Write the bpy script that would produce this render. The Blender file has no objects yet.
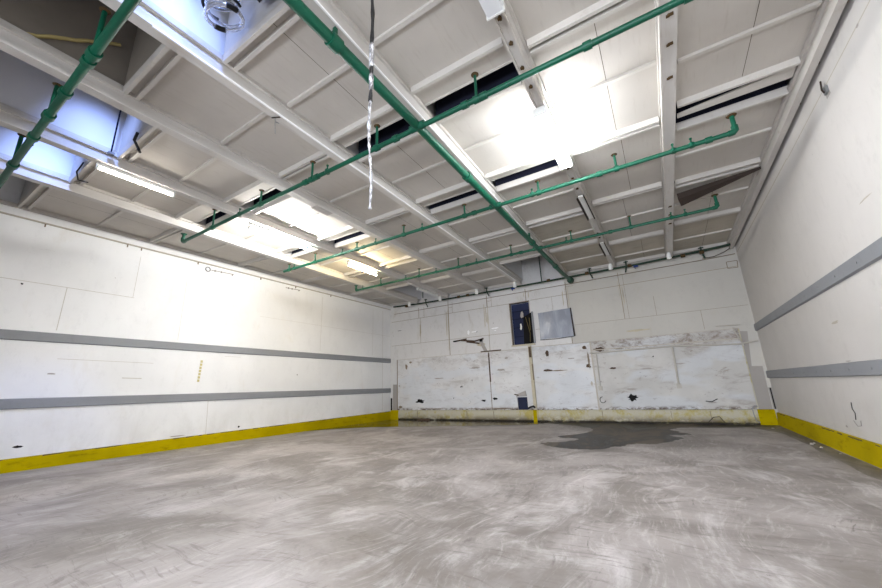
import bpy, math, random
from mathutils import Vector, Matrix
random.seed(7)
C = bpy.context.scene.collection
PI = math.pi

# ------------------------------------------------------------------ camera
cam_d = bpy.data.cameras.new('camera')
cam_d.sensor_fit = 'HORIZONTAL'; cam_d.sensor_width = 36.0
cam_d.lens = 361.092 / 882 * 36.0
cam_d.clip_start = 0.05
cam = bpy.data.objects.new('camera', cam_d); C.objects.link(cam)
_yaw, _pit, _rol = math.radians(31.4016), math.radians(14.7092), math.radians(2.1150)
_fwd = Vector((-math.sin(_yaw) * math.cos(_pit), math.cos(_yaw) * math.cos(_pit), math.sin(_pit)))
_rgt = Vector((math.cos(_yaw), math.sin(_yaw), 0)); _dwn = _fwd.cross(_rgt)
_r2 = math.cos(_rol) * _rgt + math.sin(_rol) * _dwn
_d2 = -math.sin(_rol) * _rgt + math.cos(_rol) * _dwn
_m = Matrix((_r2, -_d2, -_fwd)).transposed().to_4x4(); _m.translation = (0, 0, 1.3)
cam.matrix_world = _m
bpy.context.scene.camera = cam

# ------------------------------------------------------------------ world, daylight, exposure
vs = bpy.context.scene.view_settings
vs.view_transform = 'Standard'; vs.look = 'None'; vs.gamma = 1.0; vs.use_curve_mapping = False
vs.exposure = 0.98
W = bpy.data.worlds.new('world'); bpy.context.scene.world = W; W.use_nodes = True
W.node_tree.nodes['Background'].inputs[0].default_value = (0.55, 0.68, 1.0, 1)
W.node_tree.nodes['Background'].inputs[1].default_value = 1.0

def area(name, loc, rot, sx, sy, power, col, spread=PI):
    l = bpy.data.lights.new(name, 'AREA'); l.shape = 'RECTANGLE'; l.size = sx; l.size_y = sy
    l.energy = power; l.color = col; l.spread = spread
    o = bpy.data.objects.new(name, l); C.objects.link(o); o.location = loc; o.rotation_euler = rot
    return o
DOOR_POWER, TUBE = 320, 70
# daylight coming in through the open loading door behind the camera
area('door_daylight', (-1.2, -4.9, 1.5), (math.radians(80), 0, 0), 5.0, 2.4, DOOR_POWER, (0.84, 0.90, 1.0), math.radians(115))
# three added blue lamps aimed at the open bays' sides; unseen frames surround them
ADDED_BAY_LAMPS = [((-2.95, .95, 6.86), (-4.25, 1.20, 5.30), 26), ((-6.30, .95, 6.86), (-7.5, 1.55, 5.3), 22), ((-7.95, .80, 6.86), (-9.2, 1.25, 5.3), 24)]
for _p, _t, _e in ADDED_BAY_LAMPS:
    area('added_blue_lamp', _p, (Vector(_t) - Vector(_p)).to_track_quat('-Z', 'Y').to_euler(), .3, .3, _e * .36, (0.30, 0.44, 1.0), math.radians(50))

# ------------------------------------------------------------------ materials
def lin(c):
    f = lambda v: v / 12.92 if v <= 0.04045 else ((v + 0.055) / 1.055) ** 2.4
    return (f(c[0] / 255), f(c[1] / 255), f(c[2] / 255), 1)

class NT:
    def __init__(s, name):
        s.m = bpy.data.materials.new(name); s.m.use_nodes = True
        s.t = s.m.node_tree; s.p = s.t.nodes['Principled BSDF']
        s.pos = s.t.nodes.new('ShaderNodeNewGeometry').outputs['Position']
    def n(s, kind, **kw):
        x = s.t.nodes.new(kind)
        for k, v in kw.items(): setattr(x, k, v)
        return x
    def link(s, a, b): s.t.links.new(a, b)
    def vec(s, scale, rot=(0, 0, 0), loc=(0, 0, 0), src=None):
        m = s.n('ShaderNodeMapping'); s.link(src or s.pos, m.inputs['Vector'])
        m.inputs['Scale'].default_value = scale; m.inputs['Rotation'].default_value = rot
        m.inputs['Location'].default_value = loc
        return m.outputs[0]
    def noise(s, v, scale=1, detail=4, rough=0.55, dist=0.0):
        x = s.n('ShaderNodeTexNoise'); s.link(v, x.inputs['Vector'])
        x.inputs['Scale'].default_value = scale; x.inputs['Detail'].default_value = detail
        x.inputs['Roughness'].default_value = rough; x.inputs['Distortion'].default_value = dist
        return x.outputs['Fac']
    def ramp(s, f, a, b, lo=0.0, hi=1.0):
        x = s.n('ShaderNodeMapRange'); x.interpolation_type = 'SMOOTHSTEP'
        s.link(f, x.inputs['Value'])
        for k, v in zip(('From Min', 'From Max', 'To Min', 'To Max'), (a, b, lo, hi)): x.inputs[k].default_value = v
        return x.outputs[0]
    def mul(s, a, b):
        x = s.n('ShaderNodeMath', operation='MULTIPLY')
        for i, q in enumerate((a, b)):
            if isinstance(q, (int, float)): x.inputs[i].default_value = q
            else: s.link(q, x.inputs[i])
        return x.outputs[0]
    def mix(s, f, a, b):
        x = s.n('ShaderNodeMix', data_type='RGBA')
        if isinstance(f, (int, float)): x.inputs['Factor'].default_value = f
        else: s.link(f, x.inputs['Factor'])
        for i, q in ((6, a), (7, b)):
            if isinstance(q, tuple): x.inputs[i].default_value = q
            else: s.link(q, x.inputs[i])
        return x.outputs[2]
    def axis(s, i):
        x = s.n('ShaderNodeSeparateXYZ'); s.link(s.pos, x.inputs[0]); return x.outputs[i]
    def bump(s, f, strength=0.2, dist=0.01):
        x = s.n('ShaderNodeBump'); x.inputs['Strength'].default_value = strength; x.inputs['Distance'].default_value = dist
        s.link(f, x.inputs['Height']); s.link(x.outputs[0], s.p.inputs['Normal'])
    def out(s, col, rough=0.7, spec=0.3, metal=0.0):
        if isinstance(col, tuple): s.p.inputs['Base Color'].default_value = col
        else: s.link(col, s.p.inputs['Base Color'])
        if isinstance(rough, (int, float)): s.p.inputs['Roughness'].default_value = rough
        else: s.link(rough, s.p.inputs['Roughness'])
        s.p.inputs['Specular IOR Level'].default_value = spec; s.p.inputs['Metallic'].default_value = metal
        return s.m

def paint(name, rgb, dirt, amount=0.5, stretch=(1, 1, 1), rough=0.65, var=0.10, spec=0.3, spots=0.0, bump=0.1):
    k = NT(name)
    big = k.noise(k.pos, 0.8, 3)
    fine = k.noise(k.vec(stretch), 3.0, 8, 0.65)
    grain = k.noise(k.pos, 40, 3)
    base = lin(rgb); d = lin(dirt)
    dk = tuple(c * (1 - var) for c in base[:3]) + (1,)
    col = k.mix(k.ramp(big, 0.3, 0.7), base, dk)
    col = k.mix(k.mul(k.ramp(fine, 0.52, 0.80), amount), col, d)
    if spots:
        sp = k.noise(k.pos, 14, 6, 0.7)
        col = k.mix(k.mul(k.ramp(sp, 0.66, 0.74), spots), col, lin((96, 74, 56)))
    k.bump(grain, bump, 0.004)
    return k.out(col, rough, spec)

def plain(name, rgb, rough=0.6, spec=0.3, metal=0.0, var=0.15, scale=12):
    k = NT(name); b = lin(rgb)
    return k.out(k.mix(k.noise(k.pos, scale, 4), b, tuple(c * (1 - 2 * var) for c in b[:3]) + (1,)), rough, spec, metal)

def emit(name, rgb, strength):
    k = NT(name); k.p.inputs['Emission Color'].default_value = lin(rgb); k.p.inputs['Emission Strength'].default_value = strength
    return k.out(lin((240, 240, 240)), 0.4)

M = {}
M['panel'] = paint('ceiling_panel_paint', (194, 188, 180), (154, 143, 128), 0.35, (6, 0.7, 3), var=0.12)
M['panel_stain'] = paint('water_stained_panel', (186, 178, 164), (132, 116, 92), 0.8, (0.6, 5, 3), var=0.2)
M['rib'] = paint('rib_paint', (200, 195, 188), (150, 136, 116), 0.35, (2, 2, 2), var=0.08)
M['beam'] = paint('beam_paint', (204, 200, 195), (160, 142, 118), 0.45, (5, 0.6, 5), var=0.08, spots=0.5)
M['web_dark'] = paint('dull_insulation_board', (136, 128, 118), (110, 102, 92), 0.4, (1, 1, 1), var=0.15)
M['web_white'] = paint('white_insulation_board', (222, 222, 224), (196, 196, 200), 0.3, (1, 1, 1), var=0.05)
M['web'] = paint('roof_joist_paint', (186, 184, 182), (150, 142, 132), 0.25, (2, 1, 1), var=0.1)
M['seam'] = plain('dark_sheet_seam', (104, 96, 84), 0.9)
M['void'] = plain('dark_navy_shade', (34, 36, 50), 0.95, 0.1)
M['deck'] = plain('roof_deck_boards', (88, 86, 90), 0.9, 0.1)
M['brown'] = plain('dark_brown_lining', (58, 48, 42), 0.75, 0.3)
M['foam'] = plain('expanding_foam', (196, 178, 120), 0.9)
M['green'] = paint('green_pipe_paint', (10, 86, 63), (12, 46, 34), 0.8, (4, 4, 4), rough=0.45, var=0.25, spec=0.35)
M['green_dark'] = paint('dirty_green_pipe', (38, 62, 48), (84, 58, 38), 0.7, (4, 4, 4), rough=0.6, var=0.3)
M['rust'] = plain('rusty_steel', (92, 72, 46), 0.8, 0.2, var=0.25, scale=40)
M['black'] = plain('black_rubber', (22, 21, 22), 0.55, 0.4)
M['steel'] = plain('galvanised_steel', (150, 152, 154), 0.4, 0.5, 0.6)
M['white_plastic'] = plain('white_plastic', (226, 226, 222), 0.4, 0.4, var=0.03)
M['housing'] = plain('white_enamel', (222, 222, 218), 0.45, 0.4, var=0.03)
M['tube_off'] = plain('unlit_tube_glass', (218, 220, 222), 0.2, 0.5, var=0.02)
M['tube'] = emit('lit_tube', (246, 250, 255), TUBE)
M['tube_left'] = emit('glaring_tube', (250, 250, 248), TUBE * 4.6)
M['tube_right'] = emit('bright_tube', (246, 250, 255), TUBE * 3.6)
M['tube_warm'] = emit('lit_warm_tube', (255, 232, 180), TUBE * 1.9)
M['tube_dim'] = emit('lit_ageing_tube', (255, 248, 236), TUBE * 0.30)
M['rail'] = paint('grey_bumper_rail', (140, 142, 146), (112, 112, 116), 0.4, (1, 1, 1), var=0.08, rough=0.55)
M['yellow_edge'] = plain('grimy_yellow_edge', (104, 88, 40), 0.9)
M['yellow'] = paint('yellow_kerb_paint', (178, 158, 0), (98, 80, 8), 0.8, (2, 0.8, 3), var=0.22, spots=1.0, spec=0.06, rough=0.85)
M['yellow_old'] = plain('worn_yellow_paint', (216, 204, 148), 0.8)
M['cord'] = plain('frayed_cord', (112, 100, 62), 0.9)
M['taupe'] = paint('taupe_patch', (160, 154, 148), (140, 132, 124), 0.4, (1, 1, 1), var=0.06)
M['soot'] = plain('black_tar', (14, 13, 14), 0.7, 0.2)
M['crack'] = plain('wall_joint_dirt', (196, 188, 174), 0.9)
M['joint'] = plain('stained_wall_joint', (164, 152, 132), 0.9)
M['crack_light'] = plain('faint_wall_joint', (214, 209, 201), 0.9)
M['crack_dark'] = plain('wall_joint_grime', (138, 124, 106), 0.9)
M['rust_stain'] = plain('rust_wash', (200, 190, 166), 0.85)
M['touchup_highlight'] = plain('white_touchup_and_highlight', (246, 246, 246), 0.6, var=0.01)
M['scuff'] = plain('grey_scuff', (176, 170, 164), 0.85)
M['conduit'] = paint('painted_conduit', (186, 180, 170), (140, 128, 114), .5)
M['torn'] = plain('torn_brown_board', (92, 74, 60), 0.9, var=0.25, scale=20)
M['navy'] = plain('navy_void_board', (28, 34, 62), 0.6, 0.3, var=0.1, scale=3)
M['sheeting'] = None
M['blue'] = plain('blue_valve_paint', (40, 66, 130), 0.6)

def wall_mat(name, rgb, dirt, low=0.0, stretch=(1, 1, 1), amount=0.35, left_rgb=None):
    k = NT(name); b = lin(rgb); d = lin(dirt); d_spot = lin(tuple(int(c * .74) for c in dirt))
    big = k.noise(k.pos, 0.45, 4)
    col = k.mix(k.ramp(big, 0.25, 0.75), b, tuple(c * 0.90 for c in b[:3]) + (1,))
    if left_rgb: col = k.mix(k.ramp(k.axis(0), -2.96, -2.84), lin(left_rgb), col)      # lighter base colour left of the joint
    st = k.noise(k.vec(stretch), 1.3, 9, 0.68, 0.4)
    col = k.mix(k.mul(k.ramp(st, 0.55, 0.80), amount), col, d)
    sc = k.noise(k.vec((0.9, 0.9, 6), (0.3, 0.2, 0)), 2.2, 8, 0.72)
    col = k.mix(k.mul(k.ramp(sc, 0.66, 0.76), 0.5), col, lin((150, 142, 134)))
    fn = k.noise(k.vec((1.0, 1.0, 0.6)), 4.0, 12, 0.82)
    col = k.mix(k.mul(k.ramp(fn, 0.50, 0.70), 0.5), col, tuple(c * 0.80 for c in b[:3]) + (1,))
    sp = k.noise(k.vec((0.8, 0.8, 1.6), loc=(5, 2, 0)), 5.0, 12, 0.82)
    col = k.mix(k.mul(k.ramp(sp, 0.635, 0.68), 0.55), col, d_spot)
    if low:
        z = k.ramp(k.axis(2), 0.2, 1.4, 1.0, 0.0)
        col = k.mix(k.mul(k.mul(z, k.ramp(st, 0.35, 0.7)), low), col, lin((170, 164, 154)))
    k.bump(k.noise(k.pos, 18, 5), 0.12, 0.006)
    return k.out(col, 0.6, 0.25)
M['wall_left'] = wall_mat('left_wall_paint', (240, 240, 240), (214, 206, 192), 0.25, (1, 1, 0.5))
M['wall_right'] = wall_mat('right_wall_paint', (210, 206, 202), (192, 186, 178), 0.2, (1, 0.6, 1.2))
M['wall_back'] = wall_mat('back_wall_paint', (194, 190, 182), (176, 166, 146), 0.0, (1.2, 1, 0.5), 0.75, (212, 210, 208))

def cladding_mat(name, dirty):
    k = NT(name); b = lin((218, 217, 216) if not dirty else (200, 197, 192))
    col = k.mix(k.ramp(k.noise(k.pos, 0.9, 5), 0.3, 0.7), b, tuple(c * .84 for c in b[:3]) + (1,))
    h = k.noise(k.vec((0.9, 1, 2.6)), 1.1, 10, 0.74, 0.5)
    col = k.mix(k.mul(k.ramp(h, 0.50, 0.66), 0.45 + 0.35 * dirty), col, lin((160, 151, 145)))
    v = k.noise(k.vec((1.0, 1, 1.9), loc=(3, 0, 5)), 1.6, 11, 0.80, 0.6)
    col = k.mix(k.mul(k.ramp(v, 0.575, 0.66), 0.6), col, lin((132, 116, 104)))
    fl = k.noise(k.vec((1.2, 1, 2.2), loc=(1, 0, 8)), 3.5, 10, 0.8)
    col = k.mix(k.mul(k.ramp(fl, 0.60, 0.66), 0.8), col, lin((104, 86, 72)))
    pt = k.noise(k.vec((0.35, 1, 0.8), loc=(2, 0, 3)), 2.0, 2, 0.5)
    col = k.mix(k.mul(k.ramp(pt, 0.50, 0.60), 0.35), col, lin((206, 212, 220)))
    top = k.ramp(k.axis(2), 2.2, 2.5)
    t2 = k.noise(k.vec((1.0, 1, 1.8), loc=(9, 0, 1)), 3.0, 10, 0.8, 0.6)
    col = k.mix(k.mul(k.mul(top, k.ramp(t2, 0.46, 0.62)), 0.25 + 0.5 * dirty), col, lin((116, 97, 82)))
    foot = k.ramp(k.axis(2), 0.43, 0.56, 1.0, 0.0)
    col = k.mix(k.mul(foot, k.ramp(t2, 0.44, 0.56)), col, lin((92, 74, 58)))
    k.bump(k.noise(k.pos, 14, 5), 0.15, 0.006)
    return k.out(col, 0.6, 0.25)
M['clad'] = cladding_mat('plywood_cladding_paint', 0.0)
M['clad_dirty'] = cladding_mat('grimy_cladding_paint', 1.0)

def kerb_back_mat():
    k = NT('dirty_white_kerb'); b = lin((184, 178, 158))
    y = k.noise(k.vec((1.2, 1, 1)), 1.5, 8, 0.74)
    col = k.mix(k.mul(k.ramp(y, 0.46, 0.62), 0.8), b, lin((168, 152, 66)))
    g = k.noise(k.vec((0.9, 1, 1.6), loc=(4, 0, 0)), 1.8, 11, 0.8)
    z = k.ramp(k.axis(2), 0.0, 0.30, 1.0, 0.0)
    col = k.mix(k.mul(k.mul(z, k.ramp(g, 0.36, 0.56)), 0.95), col, lin((82, 68, 46)))
    line = k.ramp(k.axis(2), 0.03, 0.09, 1.0, 0.0)
    col = k.mix(k.mul(line, k.ramp(g, 0.30, 0.46)), col, lin((34, 28, 20)))
    k.bump(g, 0.2, 0.01)
    return k.out(col, 0.7, 0.3)
M['kerb_back'] = kerb_back_mat()

def floor_mat():
    k = NT('trowelled_concrete')
    warp = k.n('ShaderNodeTexNoise'); k.link(k.pos, warp.inputs['Vector']); warp.inputs['Scale'].default_value = 0.35; warp.inputs['Detail'].default_value = 2
    sub = k.n('ShaderNodeVectorMath', operation='SUBTRACT'); k.link(warp.outputs['Color'], sub.inputs[0]); sub.inputs[1].default_value = (0.5, 0.5, 0.5)
    sc = k.n('ShaderNodeVectorMath', operation='SCALE'); k.link(sub.outputs[0], sc.inputs[0]); sc.inputs['Scale'].default_value = 1.9
    add = k.n('ShaderNodeVectorMath', operation='ADD'); k.link(k.pos, add.inputs[0]); k.link(sc.outputs[0], add.inputs[1])
    wp = add.outputs[0]
    big = k.noise(k.pos, 0.55, 6, 0.62, 0.6)
    mid = k.noise(k.vec((0.9, 0.45, 1), (0, 0, 0.5), src=wp), 2.0, 10, 0.72, 0.5)
    streak = k.noise(k.vec((7.0, 0.8, 1), (0, 0, 0.9), src=wp), 2.6, 9, 0.75)
    streak2 = k.noise(k.vec((0.8, 8.0, 1), (0, 0, 0.35), src=wp), 2.6, 9, 0.75)
    fine = k.noise(k.pos, 30, 5, 0.7)
    col = k.mix(k.ramp(big, 0.36, 0.64), lin((122, 115, 110)), lin((162, 155, 152)))
    col = k.mix(k.mul(k.ramp(mid, 0.48, 0.68), 0.6), col, lin((200, 195, 194)))
    col = k.mix(k.mul(k.ramp(mid, 0.46, 0.34), 0.75), col, lin((104, 97, 92)))
    col = k.mix(k.mul(k.ramp(streak, 0.50, 0.72), 0.38), col, lin((210, 205, 203)))
    col = k.mix(k.mul(k.ramp(streak2, 0.53, 0.66), 0.55), col, lin((108, 100, 95)))
    gouge = k.noise(k.vec((3.2, 0.9, 1), (0, 0, -0.6), src=wp), 1.6, 10, 0.78, 1.2)
    col = k.mix(k.mul(k.ramp(gouge, 0.60, 0.68), 0.7), col, lin((92, 86, 84)))
    fleck = k.noise(k.vec((1.0, 2.2, 1), (0, 0, 0.2)), 2.2, 12, 0.82, 0.3)
    col = k.mix(k.mul(k.ramp(fleck, 0.60, 0.72), 0.35), col, lin((218, 214, 214)))
    col = k.mix(k.mul(k.ramp(fine, 0.5, 0.8), 0.25), col, lin((112, 104, 100)))
    k.bump(streak, 0.06, 0.004)
    rg = k.ramp(mid, 0.3, 0.7, 0.42, 0.62)
    return k.out(col, rg, 0.35)
M['floor'] = floor_mat()

def water_mat():
    k = NT('standing_water'); f = k.noise(k.pos, 1.2, 5)
    k.bump(k.noise(k.pos, 3, 2), 0.02, 0.01)
    return k.out(k.mix(k.ramp(f, 0.4, 0.65), lin((58, 54, 48)), lin((96, 90, 82))), 0.04, 0.5)
M['water'] = water_mat()
def wet_mat():
    k = NT('wet_concrete'); f = k.noise(k.vec((0.9, 0.42, 1)), 1.3, 10, 0.72, 0.8)
    return k.out(k.mix(k.ramp(f, 0.45, 0.58), lin((26, 24, 20)), lin((104, 96, 87))), k.ramp(f, 0.4, 0.6, 0.34, 0.55), 0.10)
M['wet'] = wet_mat()
def dark_floor_mat():
    k = NT('darker_concrete'); f = k.noise(k.vec((2, 0.7, 1)), 2, 7, 0.65, 0.6)
    return k.out(k.mix(k.ramp(f, 0.4, 0.65), lin((92, 86, 80)), lin((122, 115, 109))), 0.45, 0.3)
M['dark_floor'] = dark_floor_mat()
def sheet_mat():
    k = NT('grey_plastic_sheeting')
    w = k.noise(k.vec((1.5, 1, 0.45)), 2.2, 4, 0.6, 0.6)
    k.bump(w, 0.5, 0.04)
    return k.out(k.mix(k.ramp(w, 0.35, 0.7), lin((138, 142, 152)), lin((164, 168, 178))), 0.22, 0.6)
M['sheeting'] = sheet_mat()
def clear_mat():
    k = NT('clear_hose'); k.p.inputs['Transmission Weight'].default_value = 0.75; k.p.inputs['IOR'].default_value = 1.25
    return k.out(lin((214, 216, 224)), 0.12, 0.6)
M['clear'] = clear_mat()
def wrap_mat():
    k = NT('crinkled_clear_wrap'); k.bump(k.noise(k.pos, 60, 3), 0.8, 0.01)
    f = k.noise(k.vec((18, 18, 5)), 3, 5, 0.7)
    k.p.inputs['Transmission Weight'].default_value = 0.25
    return k.out(k.mix(k.ramp(f, 0.42, 0.6), lin((96, 94, 96)), lin((206, 206, 210))), 0.25, 0.6)
M['wrap'] = wrap_mat()

# ------------------------------------------------------------------ mesh helpers
class MB:
    """collects shapes in world coordinates, links them as one mesh object"""
    def __init__(s): s.v = []; s.f = []; s.mi = []; s.sm = []; s.mats = []
    def _m(s, m):
        if m not in s.mats: s.mats.append(m)
        return s.mats.index(m)
    def add(s, vs, fs, mat, smooth=False):
        b = len(s.v); s.v += [tuple(v) for v in vs]; i = s._m(mat)
        for f in fs: s.f.append([b + q for q in f]); s.mi.append(i); s.sm.append(smooth)
    def hexa(s, p, mat):   # 8 points: bottom ring 0-3, top ring 4-7
        s.add(p, [(3, 2, 1, 0), (4, 5, 6, 7), (0, 1, 5, 4), (1, 2, 6, 5), (2, 3, 7, 6), (3, 0, 4, 7)], mat)
    def box(s, a, b, mat):
        x0, y0, z0 = (min(a[i], b[i]) for i in range(3)); x1, y1, z1 = (max(a[i], b[i]) for i in range(3))
        s.hexa([(x0, y0, z0), (x1, y0, z0), (x1, y1, z0), (x0, y1, z0), (x0, y0, z1), (x1, y0, z1), (x1, y1, z1), (x0, y1, z1)], mat)
    def poly(s, pts, mat): s.add(pts, [tuple(range(len(pts)))], mat)
    def tube(s, pts, r, mat, n=12, caps=True, rs=None):
        pts = [Vector(p) for p in pts]; ring = []
        up = None
        for i, p in enumerate(pts):
            d = (pts[min(i + 1, len(pts) - 1)] - pts[max(i - 1, 0)]).normalized()
            if up is None:
                up = Vector((0, 0, 1)) if abs(d.z) < 0.9 else Vector((1, 0, 0))
            a = d.cross(up).normalized(); b2 = a.cross(d).normalized(); up = b2
            rr = rs[i] if rs else r
            ring.append([p + a * rr * math.cos(t * 2 * PI / n) + b2 * rr * math.sin(t * 2 * PI / n) for t in range(n)])
        vs = [v for q in ring for v in q]; fs = []
        for i in range(len(pts) - 1):
            for t in range(n):
                u = (t + 1) % n
                fs.append((i * n + t, i * n + u, (i + 1) * n + u, (i + 1) * n + t))
        s.add(vs, fs, mat, True)
        if caps:
            s.add(ring[0], [tuple(range(n - 1, -1, -1))], mat); s.add(ring[-1], [tuple(range(n))], mat)
    def build(s, name, parent=None):
        off = Vector((0, 0, 0))
        if parent is not None: off = Vector(parent['_o']) if '_o' in parent else off
        me = bpy.data.meshes.new(name); me.from_pydata([tuple(Vector(v) - off) for v in s.v], [], s.f)
        for m in s.mats: me.materials.append(m)
        me.polygons.foreach_set('material_index', s.mi); me.polygons.foreach_set('use_smooth', s.sm)
        me.update()
        o = bpy.data.objects.new(name, me); C.objects.link(o)
        if parent is not None: o.parent = parent; o['_o'] = tuple(off)
        return o

def tag(o, label, cat, group=None, kind=None):
    o['label'] = label; o['category'] = cat
    if group: o['group'] = group
    o['kind'] = kind or 'thing'
    return o
def thing(name, label, cat, loc, group=None):
    o = bpy.data.objects.new(name, None); C.objects.link(o); o.location = loc; o.empty_display_size = 0.1
    o['_o'] = tuple(loc)
    return tag(o, label, cat, group)
def struct(name, mb, label=None):
    o = mb.build(name); o['kind'] = 'structure'
    if label: o['label'] = label
    return o

def jag(cx, cz, w, h, n, seed, rough=0.35):
    """an irregular outline in a wall's own plane"""
    r = random.Random(seed)
    n += 6; rough = max(rough, .5)
    return [(cx + w / 2 * (1 - rough * r.random()) * math.cos(i * 2 * PI / n), cz + h / 2 * (1 - rough * r.random()) * math.sin(i * 2 * PI / n)) for i in range(n)]

# ------------------------------------------------------------------ room sizes
XL, XR, YB, YF, ZD = -11.5, 2.35, 13.87, -4.0, 6.9
ZP = 5.42      # underside of the ceiling panels
ZB = 5.20      # underside of the beams

# floor
m = MB(); m.box((XL - 0.2, YF - 4.0, -0.15), (XR + 0.2, YB + 0.2, 0), M['floor']); struct('floor', m)

# left wall with its joints and marks
m = MB(); m.box((XL - 0.2, YF - 0.2, 0), (XL, YB + 0.2, ZD), M['wall_left'])
def lw(y0, z0, y1, z1, w, mat=None, e=0.002):
    mat = mat or M['crack_light']
    d = Vector((y1 - y0, z1 - z0)).normalized(); nx, nz = -d.y * w / 2, d.x * w / 2
    m.poly([(XL + e, y0 - nx, z0 - nz), (XL + e, y1 - nx, z1 - nz), (XL + e, y1 + nx, z1 + nz), (XL + e, y0 + nx, z0 + nz)], mat)
for a in ((0.9, 3.87, 3.55, 3.87, .012), (2.28, 2.87, 2.29, 3.86, .014), (3.52, 3.88, 3.53, 5.0, .010), (4.68, 2.87, 4.69, 4.6, .008),
          (5.72, 0.3, 5.68, 1.2, .012), (9.6, 2.9, 9.6, 5.1, .010), (12.6, 2.9, 12.6, 5.1, .012), (13.3, 0.4, 13.3, 5.1, .02),
          (3.6, 1.84, 4.0, 1.83, .02), (2.3, 1.92, 2.42, 1.92, .03), (7.0, 3.9, 13.8, 3.9, .006), (2.4, 2.25, 4.2, 2.22, .010), (6.0, 2.5, 6.5, 2.5, .008)):
    lw(*a)
for (cy, cz, w, h, mt, sd) in ((2.12, 0.47, .18, .06, 'soot', 1), (6.66, 0.40, .09, .07, 'soot', 2), (8.63, 1.98, .08, .05, 'scuff', 3), (1.6, 3.8, .05, .05, 'soot', 4), (3.1, 4.3, .03, .02, 'scuff', 5), (2.35, 1.93, .14, .03, 'scuff', 6), (5.0, .33, .5, .03, 'scuff', 7)):
    m.poly([(XL + .003, y, z) for y, z in jag(cy, cz, w, h, 9, sd)], M[mt])
struct('wall_left', m)
m = MB()
for (cy, n) in ((5.345, 7),):
    for i in range(n):
        z = 1.74 + i * .09
        m.box((XL, cy - .03 + .004 * i, z), (XL + .004, cy + .03 + .004 * i, z + .07), M['yellow_old'])
tag(m.build('tape_strip'), 'faded yellow upright tape strip stuck on the left wall between the two grey rails', 'tape')

# right wall
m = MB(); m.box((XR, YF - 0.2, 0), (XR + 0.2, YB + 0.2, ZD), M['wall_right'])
for (y0, z0, y1, z1, w) in ((2.0, 4.98, 8.0, 4.98, .008), (8.0, 5.0, 13.8, 5.06, .012)):
    m.poly([(XR - .002, y0, z0 - w), (XR - .002, y1, z1 - w), (XR - .002, y1, z1 + w), (XR - .002, y0, z0 + w)], M['crack'])
for (cy, cz, w, h, mt, sd) in ((5.08, 4.97, .07, .05, 'scuff', 8), (5.25, 3.6, .5, .02, 'scuff', 9), (6.1, 3.35, .45, .03, 'crack', 10), (8.15, 2.1, .4, .05, 'crack', 11), (8.12, 1.49, .25, .02, 'scuff', 12), (9.0, .45, .12, .05, 'scuff', 13)):
    m.poly([(XR - .003, y, z) for y, z in jag(cy, cz, w, h, 9, sd)][::-1], M[mt])
m.tube([(XR - .004, 8.50, .86), (XR - .004, 8.53, .76), (XR - .004, 8.47, .70), (XR - .004, 8.52, .60)], .006, M['soot'], 5)
m.tube([(XR - .004, 8.62, .58), (XR - .004, 8.52, .50), (XR - .004, 8.38, .52), (XR - .004, 8.34, .60)], .005, M['scuff'], 5)
struct('wall_right', m)

# front wall behind the camera with an open loading door
m = MB()
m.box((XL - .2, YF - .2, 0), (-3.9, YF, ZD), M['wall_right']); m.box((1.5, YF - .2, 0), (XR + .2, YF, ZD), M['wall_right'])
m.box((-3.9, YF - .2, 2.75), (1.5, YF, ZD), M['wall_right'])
struct('wall_front', m)
m = MB(); m.box((XL - .2, YF - .2, ZD), (XR + .2, YB + .2, ZD + .15), M['deck']); struct('ceiling', m)
for _i, (_p, _t, _e) in enumerate(ADDED_BAY_LAMPS):  # frames added around the blue lamps under a closed roof deck
    m = MB()
    for _s in (-1, 1):
        m.box((_p[0] - .24, _p[1] + _s * .22 - .02, ZD - .05), (_p[0] + .24, _p[1] + _s * .22 + .02, ZD - .001), M['steel']); m.box((_p[0] + _s * .22 - .02, _p[1] - .20, ZD - .05), (_p[0] + _s * .22 + .02, _p[1] + .20, ZD - .001), M['steel'])
    struct('window_%d' % (_i + 2), m)

# back wall, with the tall hatch opening and the low hole left open
HX = (-5.17, -4.37); HZ = (2.88, 4.57)         # hatch
LX = (-5.18, -4.78); LZ = (0.42, 0.88)         # low hole
m = MB(); wb = M['wall_back']; y0, y1 = YB, YB + .2
def bw(x0, x1, z0, z1): m.box((x0, y0, z0), (x1, y1, z1), wb)
bw(XL - .2, LX[0], 0, ZD); bw(HX[1], XR + .2, 0, ZD)
bw(LX[0], HX[1], HZ[1], ZD); bw(LX[0], LX[1], LZ[1], HZ[0]); bw(LX[0], LX[1], 0, LZ[0]); bw(LX[1], HX[1], 0, HZ[0])
m.box((-5.4, y1 + .25, 2.7), (-4.1, y1 + .3, 4.75), M['navy']); m.box((LX[0], YB + .03, LZ[0]), (LX[1], YB + .06, LZ[1]), M['navy'])  # low hole's navy lining puts its shade into the colour
for z in (3.25, 3.62, 3.98, 4.3): m.box((-5.3, y1 + .235, z), (-4.3, y1 + .25, z + .02), M['void'])
def bs(x0, z0, x1, z1, w, mat='joint', e=.002):
    d = Vector((x1 - x0, z1 - z0)).normalized(); nx, nz = -d.y * w / 2, d.x * w / 2
    m.poly([(x0 - nx, YB - e, z0 - nz), (x1 - nx, YB - e, z1 - nz), (x1 + nx, YB - e, z1 + nz), (x0 + nx, YB - e, z0 + nz)], M[mat])
bs(-11.4, 4.59, -5.2, 4.59, .018); bs(-4.3, 4.60, 2.3, 4.64, .018)
bs(-11.4, 3.41, -5.25, 3.40, .015); bs(-4.2, 3.41, 2.3, 3.41, .012)
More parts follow.
